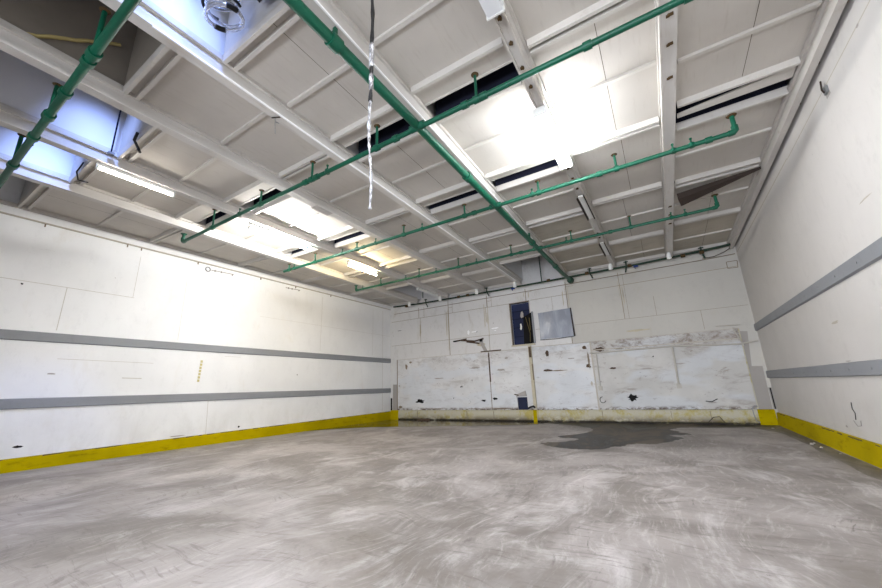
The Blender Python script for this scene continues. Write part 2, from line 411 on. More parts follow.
for (x, z0, z1, w, k) in ((-9.67, 3.42, 4.6, .02, 'joint'), (-9.75, 4.6, 5.1, .03, 'joint'), (-9.45, 4.6, 5.1, .015, 'joint'), (-8.11, 2.72, 5.2, .035, 'joint'), (-7.9, 4.6, 5.1, .015, 'joint'), (-6.19, 4.6, 5.1, .03, 'crack_dark'), (-6.19, 2.72, 3.4, .02, 'joint'),
                          (-4.47, 4.6, 5.1, .03, 'joint'), (-2.88, 2.72, 5.1, .025, 'crack_dark'), (-1.04, 3.42, 5.1, .02, 'joint'), (-.9, 3.42, 5.0, .012, 'joint'), (-.08, 3.42, 4.07, .012, 'joint'), (1.12, 2.8, 3.4, .012, 'joint'), (-3.45, 4.08, 4.6, .010, 'joint')):
    bs(x, z0, x, z1, w, k)
rr = random.Random(21)
for (x, z0, z1, w) in ((-8.15, 2.9, 5.0, .12), (-2.93, 4.1, 5.0, .14), (-1.02, 3.5, 4.9, .10), (-4.45, 4.6, 5.0, .12), (-9.65, 3.5, 4.5, .07), (-6.25, 2.9, 5.0, .10)):
    for q in range(4):
        xa = x + rr.uniform(-w, w); wa = rr.uniform(.006, .02); za = z0 + rr.uniform(0, .5) * (z1 - z0); zb = z1 - rr.uniform(0, .3) * (z1 - z0)
        m.poly([(xa - wa, YB - .0012, za), (xa + wa, YB - .0012, za + .1), (xa + wa * .6, YB - .0012, zb), (xa - wa, YB - .0012, zb - .05)], M['rust_stain'])
for i, (cx, cz, w, h, k) in enumerate(((-.75, 2.98, 1.0, .10, 'rust_stain'), (-6.6, 3.05, .5, .2, 'rust_stain'), (-5.95, 3.88, .06, .05, 'scuff'), (-7.15, 3.62, .14, .26, 'touchup_highlight'), (-6.86, 3.62, .38, .06, 'touchup_highlight'), (-5.92, 3.66, .42, .08, 'touchup_highlight'), (-5.9, 3.56, .12, .05, 'touchup_highlight'), (-6.75, 3.60, .12, .03, 'soot'), (-10.9, 4.12, .3, .03, 'soot'), (-11.3, 3.9, .05, .06, 'scuff'))):
    m.poly([(x, YB - .003 - .0002 * i, z) for x, z in jag(cx, cz, w, h, 10, 40 + i)], M[k])
for (a, b) in (((2.04, 4.82), (2.31, 4.82)), ((2.31, 4.82), (2.29, 4.60)), ((2.29, 4.60), (2.04, 4.61)), ((2.04, 4.61), (2.04, 4.82))): bs(*a, *b, .02, 'crack_dark')
for (a, b) in (((-6.19, 4.85), (-5.98, 4.85)), ((-5.98, 5.05), (-5.98, 4.6)), ((-8.11, 4.85), (-7.9, 4.85)), ((-4.47, 4.95), (-4.2, 4.95)), ((-2.88, 4.9), (-2.6, 4.9))): bs(*a, *b, .014)
struct('wall_back', m)

# kerbs along the wall feet
m = MB()
m.hexa([(XL, YF, 0), (XL + .06, YF, 0), (XL + .06, YB, 0), (XL, YB, 0), (XL, YF, .20), (XL + .035, YF, .19), (XL + .035, YB, .36), (XL, YB, .37)], M['yellow'])
rr = random.Random(31)
for q in range(60):
    y = rr.uniform(1, 13.7); l = rr.uniform(.05, .35); z = .20 + .17 * (y - YF) / (YB - YF); h = rr.uniform(.008, .03)
    m.poly([(XL + .038, y, z - h), (XL + .038, y + l, z - h * .6), (XL + .036, y + l * .8, z + .002), (XL + .036, y + l * .1, z + .002)], M['yellow_edge'])
struct('baseboard_left', m)
m = MB()
m.hexa([(XR - .07, YF, 0), (XR, YF, 0), (XR, YB, 0), (XR - .07, YB, 0), (XR - .04, YF, .27), (XR, YF, .28), (XR, YB, .34), (XR - .04, YB, .33)], M['yellow'])
for q in range(26):
    y = rr.uniform(5, 13.7); l = rr.uniform(.05, .35); z = .27 + .06 * (y - YF) / (YB - YF); h = rr.uniform(.008, .03)
    m.poly([(XR - .044, y + l * .1, z + .003), (XR - .044, y + l * .8, z + .003), (XR - .046, y + l, z - h * .6), (XR - .046, y, z - h)], M['yellow_edge'])
struct('baseboard_right', m)
KX0, KX1 = -10.98, 1.90
m = MB()
def kerb(x0, x1, mat): m.hexa([(x0, YB - .07, 0), (x1, YB - .07, 0), (x1, YB, 0), (x0, YB, 0), (x0, YB - .045, .40), (x1, YB - .045, .40), (x1, YB, .42), (x0, YB, .42)], mat)
kerb(XL + .06, KX0, M['yellow']); kerb(KX0, -4.60, M['kerb_back']); kerb(-4.60, -4.46, M['yellow']); kerb(-4.46, KX1, M['kerb_back']); kerb(KX1, XR - .07, M['yellow'])
for x in (-9.9, -7.4, -6.2, -2.2, -.2, .8): m.box((x, YB - .071, .05), (x + .012, YB - .05, .38), M['crack_dark'])
struct('baseboard_back', m)

# ------------------------------------------------------------------ beams
BEAMS = [(-9.20, -9.58), (-7.57, -7.92), (-5.80, -6.16), (-4.20, -4.52), (-2.52, -2.78), (-.92, -1.10), (.645, .60)]
def bx(i, y): a, b = BEAMS[i]; return a + (b - a) * (y - 1) / 12.3
BL = ['nearest the left wall', 'carrying the long bright tubes on the left', 'with a grey tape patch, left of the hook beam', 'with a small wire hook, left of the green main pipe',
      'just above the thick green main pipe', 'carrying the boxy lit batten right of the main pipe', 'nearest the right wall, with rusty brackets']
def ybeam(m, i, xo0, xo1, z0, z1, mat, ya=YF, yb=YB - .02):
    a, b = bx(i, ya), bx(i, yb)
    m.hexa([(a + xo0, ya, z0), (a + xo1, ya, z0), (b + xo1, yb, z0), (b + xo0, yb, z0), (a + xo0, ya, z1), (a + xo1, ya, z1), (b + xo1, yb, z1), (b + xo0, yb, z1)], mat)
beams = []
for i in range(7):
    t = thing('ceiling_beam', 'white timber ceiling beam ' + BL[i], 'beam', (bx(i, 5), 5, ZB), 'ceiling beams')
    beams.append(t)
    m = MB(); ybeam(m, i, -.075, .075, ZB, ZP + .06, M['beam'], yb=13.44); m.build('beam_body', t)
    m = MB(); ybeam(m, i, -.11, -.075, ZP - .055, ZP - .003, M['rib'], yb=13.44); ybeam(m, i, .075, .11, ZP - .055, ZP - .003, M['rib'], yb=13.44); m.build('ledger_strip', t)
    m = MB(); ybeam(m, i, -.03, .03, ZP + .06, ZD, M['web_dark' if i == 2 else 'web_white' if i < 4 else 'web']); m.build('joist_web', t)
for i in (3, 4):                                                # white strip stands in for the highlight on the lower edge
    m = MB(); ybeam(m, i, .060, .079, ZB - .012, ZB + .012, M['touchup_highlight'], 1.0, 12.8); o = m.build('edge_highlight', beams[i]); o['label'] = 'white strip for the edge highlight'
# rails and rusty brackets on the two right-hand beams
m = MB()
for s in (-.055, .055): ybeam(m, 5, s - .012, s + .012, ZB - .03, ZB, M['rib'], 1.0, 12.8)
m.build('fixture_rail', beams[5])
m = MB(); ybeam(m, 6, -.10, -.075, ZB - .01, ZB + .10, M['rib'], 1.0, 12.8); m.build('edge_strip', beams[6])
for y in (3.0, 3.35, 3.75, 4.1, 6.35, 6.75, 7.2, 9.9, 10.25):
    x = bx(5, y); m = MB(); m.box((x - .025, y - .012, ZB - .03), (x + .02, y + .012, ZB), M['rust']); m.box((x - .006, y - .035, ZB - .02), (x + .012, y + .03, ZB - .01), M['rust']); m.build('bracket', beams[5])
for y in (4.0, 4.42, 5.0, 9.3, 9.8, 10.4):
    x = bx(6, y); m = MB(); m.box((x - .02, y - .012, ZB - .025), (x + .035, y + .012, ZB), M['rust']); m.box((x - .035, y - .005, ZB - .018), (x + .0, y + .028, ZB - .006), M['rust']); m.build('bracket', beams[6])
x = bx(2, 4.9); m = MB(); m.box((x - .12, 4.6, ZB - .012), (x + .06, 5.05, ZB), M['scuff']); o = m.build('tape_patch', beams[2]); o['label'] = 'grey tape patch'
# foam bead squeezed along the roof joist in the open bay
m = MB(); pts = [(bx(2, .1) + .045, .1 + .1 * i, 5.30 + .078 * i + random.uniform(-.015, .015)) for i in range(11)]
m.tube(pts, .022, M['foam'], 7); m.build('foam_bead', beams[2])

# wall plates: ledgers that close the ceiling against the side walls
m = MB(); m.box((XL, YF, 5.26), (XL + .06, YB - .02, 5.56), M['wall_left']); m.box((XL, YF, 5.235), (XL + .045, YB - .02, 5.26), M['crack'])
m.box((XL + .06, YF, 5.42), (XL + .12, YB - .02, 5.50), M['rib'])
for y in (1.7, 3.2, 3.5, 4.9, 6.9, 8.3, 10): m.box((XL + .0, y, 5.17), (XL + .03, y + .02, 5.24), M['crack_dark'])
o = struct('trim_1', m)
m = MB(); m.box((XR - .16, YF, 5.20), (XR - .07, YB - .02, 5.46), M['rib']); m.box((XR - .20, YF, ZP - .06), (XR - .16, YB - .02, ZP - .003), M['rib'])
m.box((XR - .07, YF, 5.37), (XR, YB - .02, 5.50), M['void'])
o = struct('trim_2', m)

# brown cable run lying in the slot between ceiling and right wall
t = thing('cable_run', 'brown cable clipped along the slot at the top of the right wall', 'cable', (XR - .03, 7, 5.32))
m = MB(); m.tube([(XR - .035, y, 5.325 + .008 * math.sin(y * 3)) for y in [YF + .1 + .5 * k for k in range(35)]], .026, M['brown'], 8); m.build('cable', t)
m = MB(); m.tube([(XR - .06, y, 5.335) for y in [4.8, 5.4, 6.0, 6.7]], .014, M['foam'], 6); m.build('cable', t)
for y in (5.05, 6.0, 6.85, 9.9): m = MB(); m.box((XR - .075, y - .02, 5.29), (XR - .005, y + .02, 5.36), M['rust']); m.build('clip', t)

# ------------------------------------------------------------------ ceiling panels
# bays from the left wall to the right wall; every entry is one framed panel: start, end, mid rib, overhang of its sheet, void ahead of it
BAYS = [
 ('in the bay along the left wall', 0.09, [(-4, -1.2, -2.6, 0, 0), (1.23, 3.66, 2.55, 0, 0), (3.70, 6.07, 4.9, 0, 0), (6.11, 8.5, 7.3, 0, 0), (8.54, 11.0, 9.75, 0, 0), (11.04, 13.7, 12.3, 0, 0)]),
 ('in the bay second from the left wall', 0, [(-4, -1.2, -2.6, 0, 0), (1.50, 3.35, 2.48, .42, 0), (3.97, 5.98, 5.0, .28, 1), (6.48, 8.72, 7.6, .06, 1), (8.93, 11.1, 10.0, 0, 1)]),
 ('in the bay third from the left wall', 0, [(-4, -1.2, -2.6, 0, 0), (1.72, 3.58, 2.7, .33, 0), (4.2, 6.08, 5.15, .34, 1), (6.68, 8.68, 7.68, .12, 1), (8.95, 11.2, 10.1, 0, 1), (11.25, 13.7, 12.5, 0, 0)]),
 ('in the bay fourth from the left wall', 0, [(-4, -1.2, -2.6, 0, 0), (1.22, 3.66, 2.55, 0, 0), (3.70, 6.12, 4.93, 0, 0), (6.16, 8.53, 7.35, 0, 0), (8.57, 11.4, 9.8, 0, 0), (11.44, 13.7, 12.6, 0, 0)]),
 ('in bay left of green main pipe', 0, [(-4, -1.2, -2.6, 0, 0), (1.70, 3.50, 2.65, .30, 0), (4.13, 6.0, 5.13, .34, 1), (6.58, 8.68, 7.5, .06, 1), (8.8, 11.05, 10.0, 0, 1)]),
 ('in bay right of green main pipe', 0, [(-4, -1.3, -2.6, 0, 0), (-1.25, 1.2, 0, 0, 0), (1.25, 3.44, 2.6, .36, 0), (4.10, 6.0, 5.04, .25, 1), (6.55, 8.6, 7.6, .05, 1), (8.76, 10.95, 10.08, 0, 1), (11.0, 13.7, 12.4, 0, 0)]),
 ('in the bay second from the right wall', 0, [(-4, -1.3, -2.6, 0, 0), (-1.25, 1.2, 0, 0, 0), (1.25, 3.66, 2.5, 0, 0), (3.72, 6.12, 4.87, 0, 0), (6.18, 8.43, 7.3, 0, 0), (8.47, 11.4, 9.8, 0, 0), (11.45, 13.7, 13.0, 0, 0)]),
 ('in the bay along the right wall', 0, [(-4, -1.3, -2.6, 0, 0), (-1.25, 1.2, 0, 0, 0), (1.25, 3.6, 2.5, 0, 0), (3.64, 5.92, 5.03, 0, 0), (6.5, 8.55, 7.53, 0, 1), (8.68, 10.97, 9.8, 0, 1), (11.0, 13.7, 12.5, 0, 0)]),
]
def edges(b, y):
    l = XL + .064 if b == 0 else bx(b - 1, y) + .079
    r = XR - .164 if b == 7 else bx(b, y) - .079
    return l, r
ORD = ['', 'first', 'second', 'third', 'fourth', 'fifth', 'sixth', 'seventh']
rs = random.Random(3)
for b, (where, zo, panels) in enumerate(BAYS):
    n = len(panels)
    for k, (ya, yb, yr, over, void) in enumerate(panels):
        back = n - k
        rowtxt = ORD[back] + ' row from the back'
        stained = (b == 5 and k >= 5) or (b == 7 and k == 6) or (b == 6 and k == 6)
        lab = ('stained' if stained else 'white') + ' ceiling panel ' + where + ', ' + rowtxt
        t = thing('ceiling_sheet', lab, 'ceiling panel', ((edges(b, ya)[0] + edges(b, ya)[1]) / 2, (ya + yb) / 2, ZP), 'framed ceiling panels')
        def strip(m, y0, y1, z0, z1, mat, inset=0.0, b=b, zo=zo):
            l0, r0 = edges(b, y0); l1, r1 = edges(b, y1); q = inset
            zl = z0 + zo if b == 0 else z0
            m.hexa([(l0 + q, y0, z0 + zo), (r0 - q, y0, z0), (r1 - q, y1, z0), (l1 + q, y1, z0 + zo), (l0 + q, y0, z1 + zo), (r0 - q, y0, z1), (r1 - q, y1, z1), (l1 + q, y1, z1 + zo)], mat)
        m = MB(); pm = M['panel_stain'] if stained else M['panel']
        strip(m, ya, yb + over, ZP, ZP + .03, pm)
        if over: strip(m, yb + over - .03, yb + over, ZP - .015, ZP + .05, M['rib'], .045)
        for f in ((.5,) if rs.random() < .6 else ()):          # butt joint between the two boards of the sheet
            f += rs.uniform(-.12, .12); l0, r0 = edges(b, ya + .06); l1, r1 = edges(b, yb - .06)
            xa, xb = l0 + (r0 - l0) * f, l1 + (r1 - l1) * f; zz = ZP - .002 + zo * (1 - f)
            m.poly([(xa - .004, ya + .06, zz), (xa + .004, ya + .06, zz), (xb + .004, yb - .06, zz), (xb - .004, yb - .06, zz)], M['seam'])
        m.build('plywood_face', t)
        for (y0, h, w) in ((ya, .10, .045), (yr - .03, .04, .055), (yb - .045, .10, .045)):
            m = MB(); strip(m, y0, y0 + w, ZP - h, ZP, M['rib'], .045 if b else .07); m.build('rib', t)
        if ya > .9 and ya < 2 and b < 5:                       # doubled end rib beside the open bays
            m = MB(); strip(m, ya + .14, ya + .19, ZP - .07, ZP, M['rib'], .045); m.build('rib', t)
            m = MB(); strip(m, ya + .005, ya + .04, ZP + .03, ZD, M['web_dark' if b == 3 else 'web'], .03); m.build('end_board', t)
        if void:
            m = MB(); strip(m, ya, ya + .03, ZP + .03, ZP + .75, M['void'], .03); m.build('gap_shade_board', t)  # dark board added so the ceiling gap reads as shaded
# ------------------------------------------------------------------ boards in the gap by the right wall
m = MB(); l, r = edges(7, 6.2); l += .05; r -= .05
m.hexa([(l, 6.14, 5.36), (r, 5.99, 5.38), (r, 6.22, 5.37), (l, 6.22, 5.35), (l, 6.14, 5.385), (r, 5.99, 5.405), (r, 6.22, 5.395), (l, 6.22, 5.375)], M['rib'])
tag(m.build('loose_batten'), 'white batten lying skewed in the black ceiling gap by the right wall', 'batten')
m = MB(); th = Vector((0, .0, .012))
R0, R1 = Vector((2.17, 8.70, 5.31)), Vector((2.17, 8.74, 5.27))
A0, A1, A2 = Vector((.76, 8.92, 5.29)), Vector((.77, 9.02, 5.19)), Vector((.82, 9.27, 5.115))
RM = Vector((2.17, 8.72, 5.29))
def slab(m, a, b, c, d, t, mat): m.hexa([a, b, c, d, a + t, b + t, c + t, d + t], mat)
slab(m, A0, A1, RM, R0, Vector((0, .012, .006)), M['brown'])
t = thing('hanging_board', 'dark brown lining board sagging from the ceiling beside the right wall', 'board', (1.4, 8.9, 5.3))
m.build('upper_fold', t)
m = MB(); slab(m, A1, A2, R1, RM, Vector((0, -.002, .014)), M['brown']); m.build('lower_fold', t)

# ------------------------------------------------------------------ light fittings
def fixture(i, y0, y1, lit, label, boxy=False, xo=0.0, drop=0.0):
    x0 = bx(i, (y0 + y1) / 2) + xo
    t = thing('fluorescent_light', label, 'light', (x0, (y0 + y1) / 2, ZB), 'ceiling light fittings')
    zt = ZB - .034 if i == 5 else ZB - .004
    if boxy:
        m = MB(); m.box((x0 - .06, y0, zt - .05), (x0 + .06, y1, zt), M['housing']); m.build('housing', t)
        m = MB()
        m.hexa([(x0 - .085, y0, zt - .13), (x0 + .085, y0, zt - .13), (x0 + .085, y1, zt - .13), (x0 - .085, y1, zt - .13), (x0 - .10, y0, zt - .05), (x0 + .10, y0, zt - .05), (x0 + .10, y1, zt - .05), (x0 - .10, y1, zt - .05)], M['tube' if lit else 'tube_off'])
        m.build('diffuser', t)
        for y, s in ((y0, -1), (y1, 1)): m = MB(); m.box((x0 - .10, y, zt - .135), (x0 + .10, y + .02 * s, zt), M['housing']); m.build('end_cap', t)
        return t
    m = MB(); m.box((x0 - .035, y0 + .03, zt - .05), (x0 + .035, y1 - .03, zt), M['housing']); m.build('housing', t)
    m = MB(); m.tube([(x0, y0 + .03, zt - .085 - drop), (x0, y1 - .03, zt - .085 - drop)], .019, M[lit] if lit else M['tube_off'], 12); m.build('tube', t)
    for y in (y0, y1 - .035): m = MB(); m.box((x0 - .022, y, zt - .11 - drop), (x0 + .022, y + .035, zt), M['white_plastic']); m.build('lamp_holder', t)
    return t
fixture(1, 1.52, 2.68, 'tube_dim', 'lit bare tube light near the left end of the tube beam', xo=-.03)
fixture(1, 4.24, 6.0, 'tube_left', 'glaring tube light on the left tube beam, between the first two green branch pipes', xo=-.05, drop=.06)
fixture(1, 7.40, 8.72, 'tube_warm', 'warm lit tube light on the left tube beam, farthest lit one', xo=-.05, drop=.06)
fixture(1, 11.2, 12.7, None, 'unlit tube light on the left tube beam close to the back wall', xo=-.05)
fixture(5, 4.52, 6.05, 'tube', 'boxy white lit batten light right of the green main pipe', True)
fixture(5, 1.3, 2.82, None, 'unlit boxy batten light cut by the top edge of the picture', True)
fixture(1, -2.6, -1.1, None, 'dead tube light on the left tube beam behind the viewer')
fixture(3, -2.8, -1.3, 'tube', 'lit tube light on the hook beam behind the viewer')
fixture(6, -1.2, .6, 'tube_right', 'lit tube light on the right bracket beam behind the viewer')
for (ya, yb, lab) in ((7.48, 8.72, 'empty twin rail light fitting with dark edges, nearer of two on the bracket rail'), (10.6, 11.75, 'empty twin rail light fitting with dark edges, close to the back wall')):
    x = bx(5, ya); t = thing('empty_light_fitting', lab, 'light', (x, (ya + yb) / 2, ZB), 'empty light fittings')
    zt = ZB - .034
    m = MB(); m.box((x - .05, ya, zt - .035), (x + .05, yb, zt), M['housing']); m.build('housing', t)
    for s in (-1, 1): m = MB(); m.hexa([(x + s * .075 - .012, ya, zt - .07), (x + s * .075 + .012, ya, zt - .07), (x + s * .075 + .012, yb, zt - .07), (x + s * .075 - .012, yb, zt - .07), (x + s * .055 - .01, ya, zt), (x + s * .055 + .01, ya, zt), (x + s * .055 + .01, yb, zt), (x + s * .055 - .01, yb, zt)], M['brown']); m.build('reflector_edge', t)

# white junction cups at the back ends of the beams
CUP = ['farthest left on the back header pipe', 'second from the left on the back header pipe', 'third from the left on the back header pipe', 'fourth from the left, left of the main pipe foot', None, 'second from the right on the back header pipe', 'farthest right on the back header pipe']
for i, lab in enumerate(CUP):
    if lab is None: continue
    x = bx(i, 12.95) - .05; t = thing('junction_cup', 'small white junction cup ' + lab, 'junction box', (x, 12.95, ZB - .1), 'junction cups at the beam ends')
    m = MB(); m.tube([(x, 12.95, 4.99), (x, 12.95, 5.01), (x, 12.95, 5.16)], .065, M['white_plastic'], 14, rs=[.055, .068, .06]); m.build('cup', t)
    m = MB(); m.box((x - .035, 12.91, 5.16), (x + .035, 12.99, ZB - .003), M['white_plastic']); m.build('mounting_block', t)

# ------------------------------------------------------------------ green sprinkler pipes
def coupling(m, p, axis, r, w, mat):
    a = Vector(p); d = Vector(axis) * w / 2
    m.tube([a - d, a + d], r, mat, 14)
def head(m, x, y, z, mat, r=.012, h=.11):
    m.tube([(x, y, z), (x, y, z + h)], r, mat, 8); m.tube([(x, y, z + h), (x, y, z + h + .02)], r * 1.7, mat, 8); m.tube([(x, y, z - .03), (x, y, z + .04)], .05, mat, 10, rs=[.046, .04])
def main_x(y): return -2.48 - .0085 * max(0, y - 3)
def branch(y, x0, x1, r, z, hangers, heads, couplings, label, left_end, right_end, mat='green', n=14, flange='rust'):
    t = thing('sprinkler_pipe', label, 'pipe', ((x0 + x1) / 2, y, z), 'green sprinkler branch pipes')
    g = M[mat]
    m = MB()
    xm = main_x(y)
    m.tube([(x0, y, z), (xm - .125, y, z)], r, g, n); m.tube([(xm + .125, y, z), (x1, y, z)], r, g, n); m.build('pipe_run', t)
    for (x, zt) in hangers:
        m = MB(); m.tube([(x, y, z), (x, y, zt)], r * .55, g, 8); m.tube([(x - r * 1.1, y, z), (x + r * 1.1, y, z)], r * 1.45, g, 12)
        m.build('hanger_rod', t)
        m = MB(); m.tube([(x, y, zt - .018), (x, y, zt)], .05, M[flange], 14, rs=[.032, .052]); m.build('flange', t)
    for x in heads:
        m = MB(); head(m, x, y, z, g); m.build('sprinkler_head', t)
    for x in couplings:
        m = MB(); coupling(m, (x, y, z), (1, 0, 0), r * 1.4, .09, g); m.build('coupling', t)
    for x, zt, sx in ((x0, left_end, -1), (x1, right_end, 1)):
        if zt is None: continue
        m = MB(); m.tube([(x - sx * .06, y, z), (x + sx * .01, y, z), (x + sx * .035, y, z + .03), (x + sx * .035, y, z + .10)], r * 1.3, g, 12); m.build('elbow', t)
        m = MB(); m.tube([(x + sx * .035, y, z + .05), (x + sx * .035, y, zt)], r * .9, g, 12); m.tube([(x + sx * .035, y, zt - .02), (x + sx * .035, y, zt)], .07, M[flange if zt > 5.15 else mat], 14, rs=[.05, .07]); m.build('riser', t)
    return t
branch(.72, -9.3, -1.0, .045, 4.90, [(-4.68, 5.50), (-6.28, 5.38), (-8.14, 5.44)], [-7.2, -3.0], [-4.85, -5.62, -6.30, -8.12, -7.0], 'green branch pipe crossing the open bays at the upper left', None, None)
branch(3.60, -9.30, 2.1, .036, 4.90, [(-1.55, 5.29), (-3.25, 5.29), (-4.74, 5.24), (-6.24, 5.20), (-8.0, 5.33)], [-4.35, -6.96, 1.4], [-1.72, -1.45, -2.88, -4.62, -4.9, -.19, .75], 'green branch pipe nearest the viewer, running from left end stub up past the lit batten', 5.10, None)
branch(6.40, -9.46, 1.40, .036, 4.91, [(-.22, 5.19), (-1.60, 5.16), (-3.23, 5.17), (-4.89, 5.15), (-6.43, 5.10), (-8.06, 5.17), (-9.22, 5.10)], [.88, .63, -1.73, -4.35, -5.78, -6.96, -8.98], [-.5, -3.0, 1.1, -6.2], 'green branch pipe in the middle, ending in an elbow by the right wall', None, 5.20)
branch(9.30, -9.30, 1.42, .034, 4.91, [(-.24, 5.20), (-1.63, 5.19), (-3.29, 5.20), (-5.01, 5.20), (-6.49, 5.16), (-8.14, 5.16)], [.87, .60, -1.76, -4.39, -5.83, -7.04, -9.0], [-.7, -3.0, -4.7], 'green branch pipe farthest back, ending in an elbow below the sagging brown board', 5.10, 5.20)
# main pipe running towards the back wall
t = thing('main_pipe', 'thick green main pipe running away under the beam to the back wall', 'pipe', (-2.5, 6, 4.93))
m = MB(); m.tube([(main_x(y), y, 4.93 + max(0, y - 12) * .045) for y in (YF + .1, 1.5, 3, 6, 9, 12, 13.34)], .062, M['green'], 18); m.build('pipe_run', t)
for y in (2.06, 5.15, 8.85, 11.2): m = MB(); coupling(m, (main_x(y), y, 4.93), (0, 1, 0), .082, .13, M['green']); m.build('coupling', t)
for y in (2.1, 8.8): x = main_x(y) - .045; m = MB(); m.box((x - .02, y - .02, 4.99), (x + .02, y + .02, ZB - .003), M['green']); m.build('hanger', t)
for y in (.72, 3.6, 6.4, 9.3): x = main_x(y); m = MB(); m.tube([(x - .12, y, 4.92), (x + .12, y, 4.92)], .055, M['green'], 14); m.build('tee_joint', t)
m = MB(); m.tube([(main_x(13.4), 13.34, 4.99), (main_x(13.4), 13.40, 4.99)], .12, M['green_dark'], 16); m.tube([(main_x(13.4), 13.40, 4.99), (main_x(13.4), 13.455, 4.99)], .10, M['rust'], 14); m.build('end_flange', t)
# header pipe along the top of the back wall
t = thing('header_pipe', 'dark rusty green header pipe along the top of the back wall', 'pipe', (-4.5, 13.5, 5.17))
m = MB(); m.tube([(-11.0, 13.52, 5.26), (-9.4, 13.52, 5.19), (-5.4, 13.52, 5.15), (-2.9, 13.52, 5.16), (-.3, 13.52, 5.17), (1.4, 13.52, 5.22), (2.25, 13.52, 5.27)], .035, M['green_dark'], 10); m.build('pipe_run', t)
for x in (-10.2, -7.35, -6.9, -3.4, -2.0, -.6, .95, 1.45): m = MB(); coupling(m, (x, 13.52, 5.18), (1, 0, 0), .055, .12, M['rust']); m.build('coupling', t)
for x, s in ((-9.1, 1), (-6.0, 1), (-1.9, 1), (-.7, -1), (1.45, 1)):
    m = MB(); m.tube([(x, 13.52, 5.36), (x, 13.52, 5.18), (x + .06 * s, 13.60, 4.98)], .024, M['green_dark'], 8); m.tube([(x - .07, 13.52, 5.33), (x + .07, 13.52, 5.33)], .02, M['green_dark'], 8); m.build('valve', t)
for x, l in ((-4.75, .16), (-.35, .14)): m = MB(); m.box((x - l, 13.46, 5.07), (x, 13.5, 5.13), M['blue']); m.box((x - l * .8, 13.46, 5.02), (x - l * .6, 13.5, 5.09), M['blue']); o = m.build('valve_handle', t); o['label'] = 'blue valve handle'
m = MB(); m.tube([(1.45, 13.6, 5.0), (1.75, 13.7, 5.02), (2.05, 13.75, 5.13), (2.3, 13.7, 5.27)], .012, M['brown'], 6); m.build('loose_wire', t)
m = MB(); m.tube([(-11.2, 13.83, 4.97), (-7, 13.83, 4.98), (-2.8, 13.83, 4.98), (1.5, 13.83, 5.01), (2.3, 13.83, 5.03)], .012, M['crack_dark'], 6); m.build('conduit', t)
for x, zt in ((-3.62, 5.95), (-8.62, 5.85)):                    # hanger rods up in the two open bays at the back
    m = MB(); m.tube([(x, 13.35 if x > -5 else 12.6, 5.15), (x, 13.35 if x > -5 else 12.6, 6.88)], .022, M['green_dark'], 8); m.build('hanger_rod', t)

# ------------------------------------------------------------------ hanging bits under the ceiling
t = thing('hanging_cable', 'cut black cable in crinkled clear wrap dangling from the ceiling', 'cable', (-1.64, 1.75, ZP))
def cx(z): return (-1.65 + .012 * math.sin(z * 5), 1.75 + .01 * math.cos(z * 7), z)
m = MB(); m.tube([cx(ZP - .004 - .1 * k) for k in range(20)], .014, M['black'], 8, rs=[.013 + .005 * (k % 3 == 1) for k in range(20)]); m.build('cable', t)
m = MB(); zs = [4.05 - .04 * k for k in range(38)]; rr = random.Random(5)
m.tube([cx(z) for z in zs], .02, M['wrap'], 8, rs=[max(.005, .017 - .00028 * k) + rr.uniform(-.004, .006) for k in range(38)]); m.build('plastic_wrap', t)

t = thing('hose_coil', 'loosely coiled clear hose with black tape hanging in the open bay', 'hose', (-3.62, 1.46, 5.44))
def ring(cx_, cy_, cz_, r, tilt, a0, a1, n=28):
    out = []
    for k in range(n + 1):
        a = a0 + (a1 - a0) * k / n
        p = Vector((r * math.cos(a), r * math.sin(a) * math.cos(tilt), r * math.sin(a) * math.sin(tilt)))
        out.append(Vector((cx_, cy_, cz_)) + p)
    return out
m = MB(); m.tube(ring(-3.62, 1.46, 5.44, .185, 0.25, 0, 2 * PI), .022, M['clear'], 10); m.tube(ring(-3.60, 1.45, 5.48, .165, 0.1, 0, 2 * PI), .014, M['clear'], 10); m.tube(ring(-3.58, 1.38, 5.62, .18, 0.35, 0, 2 * PI), .018, M['clear'], 10); m.build('hose', t)
m = MB(); m.tube(ring(-3.62, 1.46, 5.44, .185, 0.25, 2.6, 3.2, 6), .028, M['black'], 10); m.tube(ring(-3.62, 1.46, 5.44, .185, 0.25, -.4, .2, 6), .028, M['black'], 10); m.tube(ring(-3.60, 1.42, 5.53, .19, 0.2, -3.4, .6), .016, M['black'], 8); m.tube(ring(-3.58, 1.38, 5.62, .18, 0.35, .8, 3.3), .014, M['black'], 8); m.build('tape_band', t)
m = MB(); m.tube([(-3.62, 1.22, 5.60), (-3.62, 1.20, 6.2), (-3.6, 1.2, ZD - .005)], .008, M['black'], 6); m.build('tie_cord', t)

m = MB(); rr = random.Random(11)
nu, nv = 14, 9; vs_ = []
for a in range(nv + 1):
    th_ = PI * a / nv
    for b in range(nu):
        q = .16 * (1 + rr.uniform(-.16, .16)) if 0 < a < nv else .15
        vs_.append((-3.10 + q * math.sin(th_) * math.cos(2 * PI * b / nu), 1.49 + q * 1.1 * math.sin(th_) * math.sin(2 * PI * b / nu), 5.62 + q * math.cos(th_)))
fs_ = [(a * nu + b, a * nu + (b + 1) % nu, (a + 1) * nu + (b + 1) % nu, (a + 1) * nu + b) for a in range(nv) for b in range(nu)]
k = NT('dark_crumpled_foil'); k.bump(k.noise(k.pos, 30, 3), 0.8, .02); foil = k.out(lin((52, 44, 52)), .25, .6)
t = thing('plastic_bundle', 'crumpled dark plastic bundle tucked above the panel beside the hose coil', 'bundle', (-3.10, 1.49, 5.62))
m.add(vs_, fs_, foil, True); m.build('bundle', t)
m = MB(); m.tube([(-3.10, 1.49, 5.75), (-3.05, 1.45, 6.3), (-3.0, 1.35, ZD - .005)], .01, M['black'], 6); m.build('tie_cord', t)

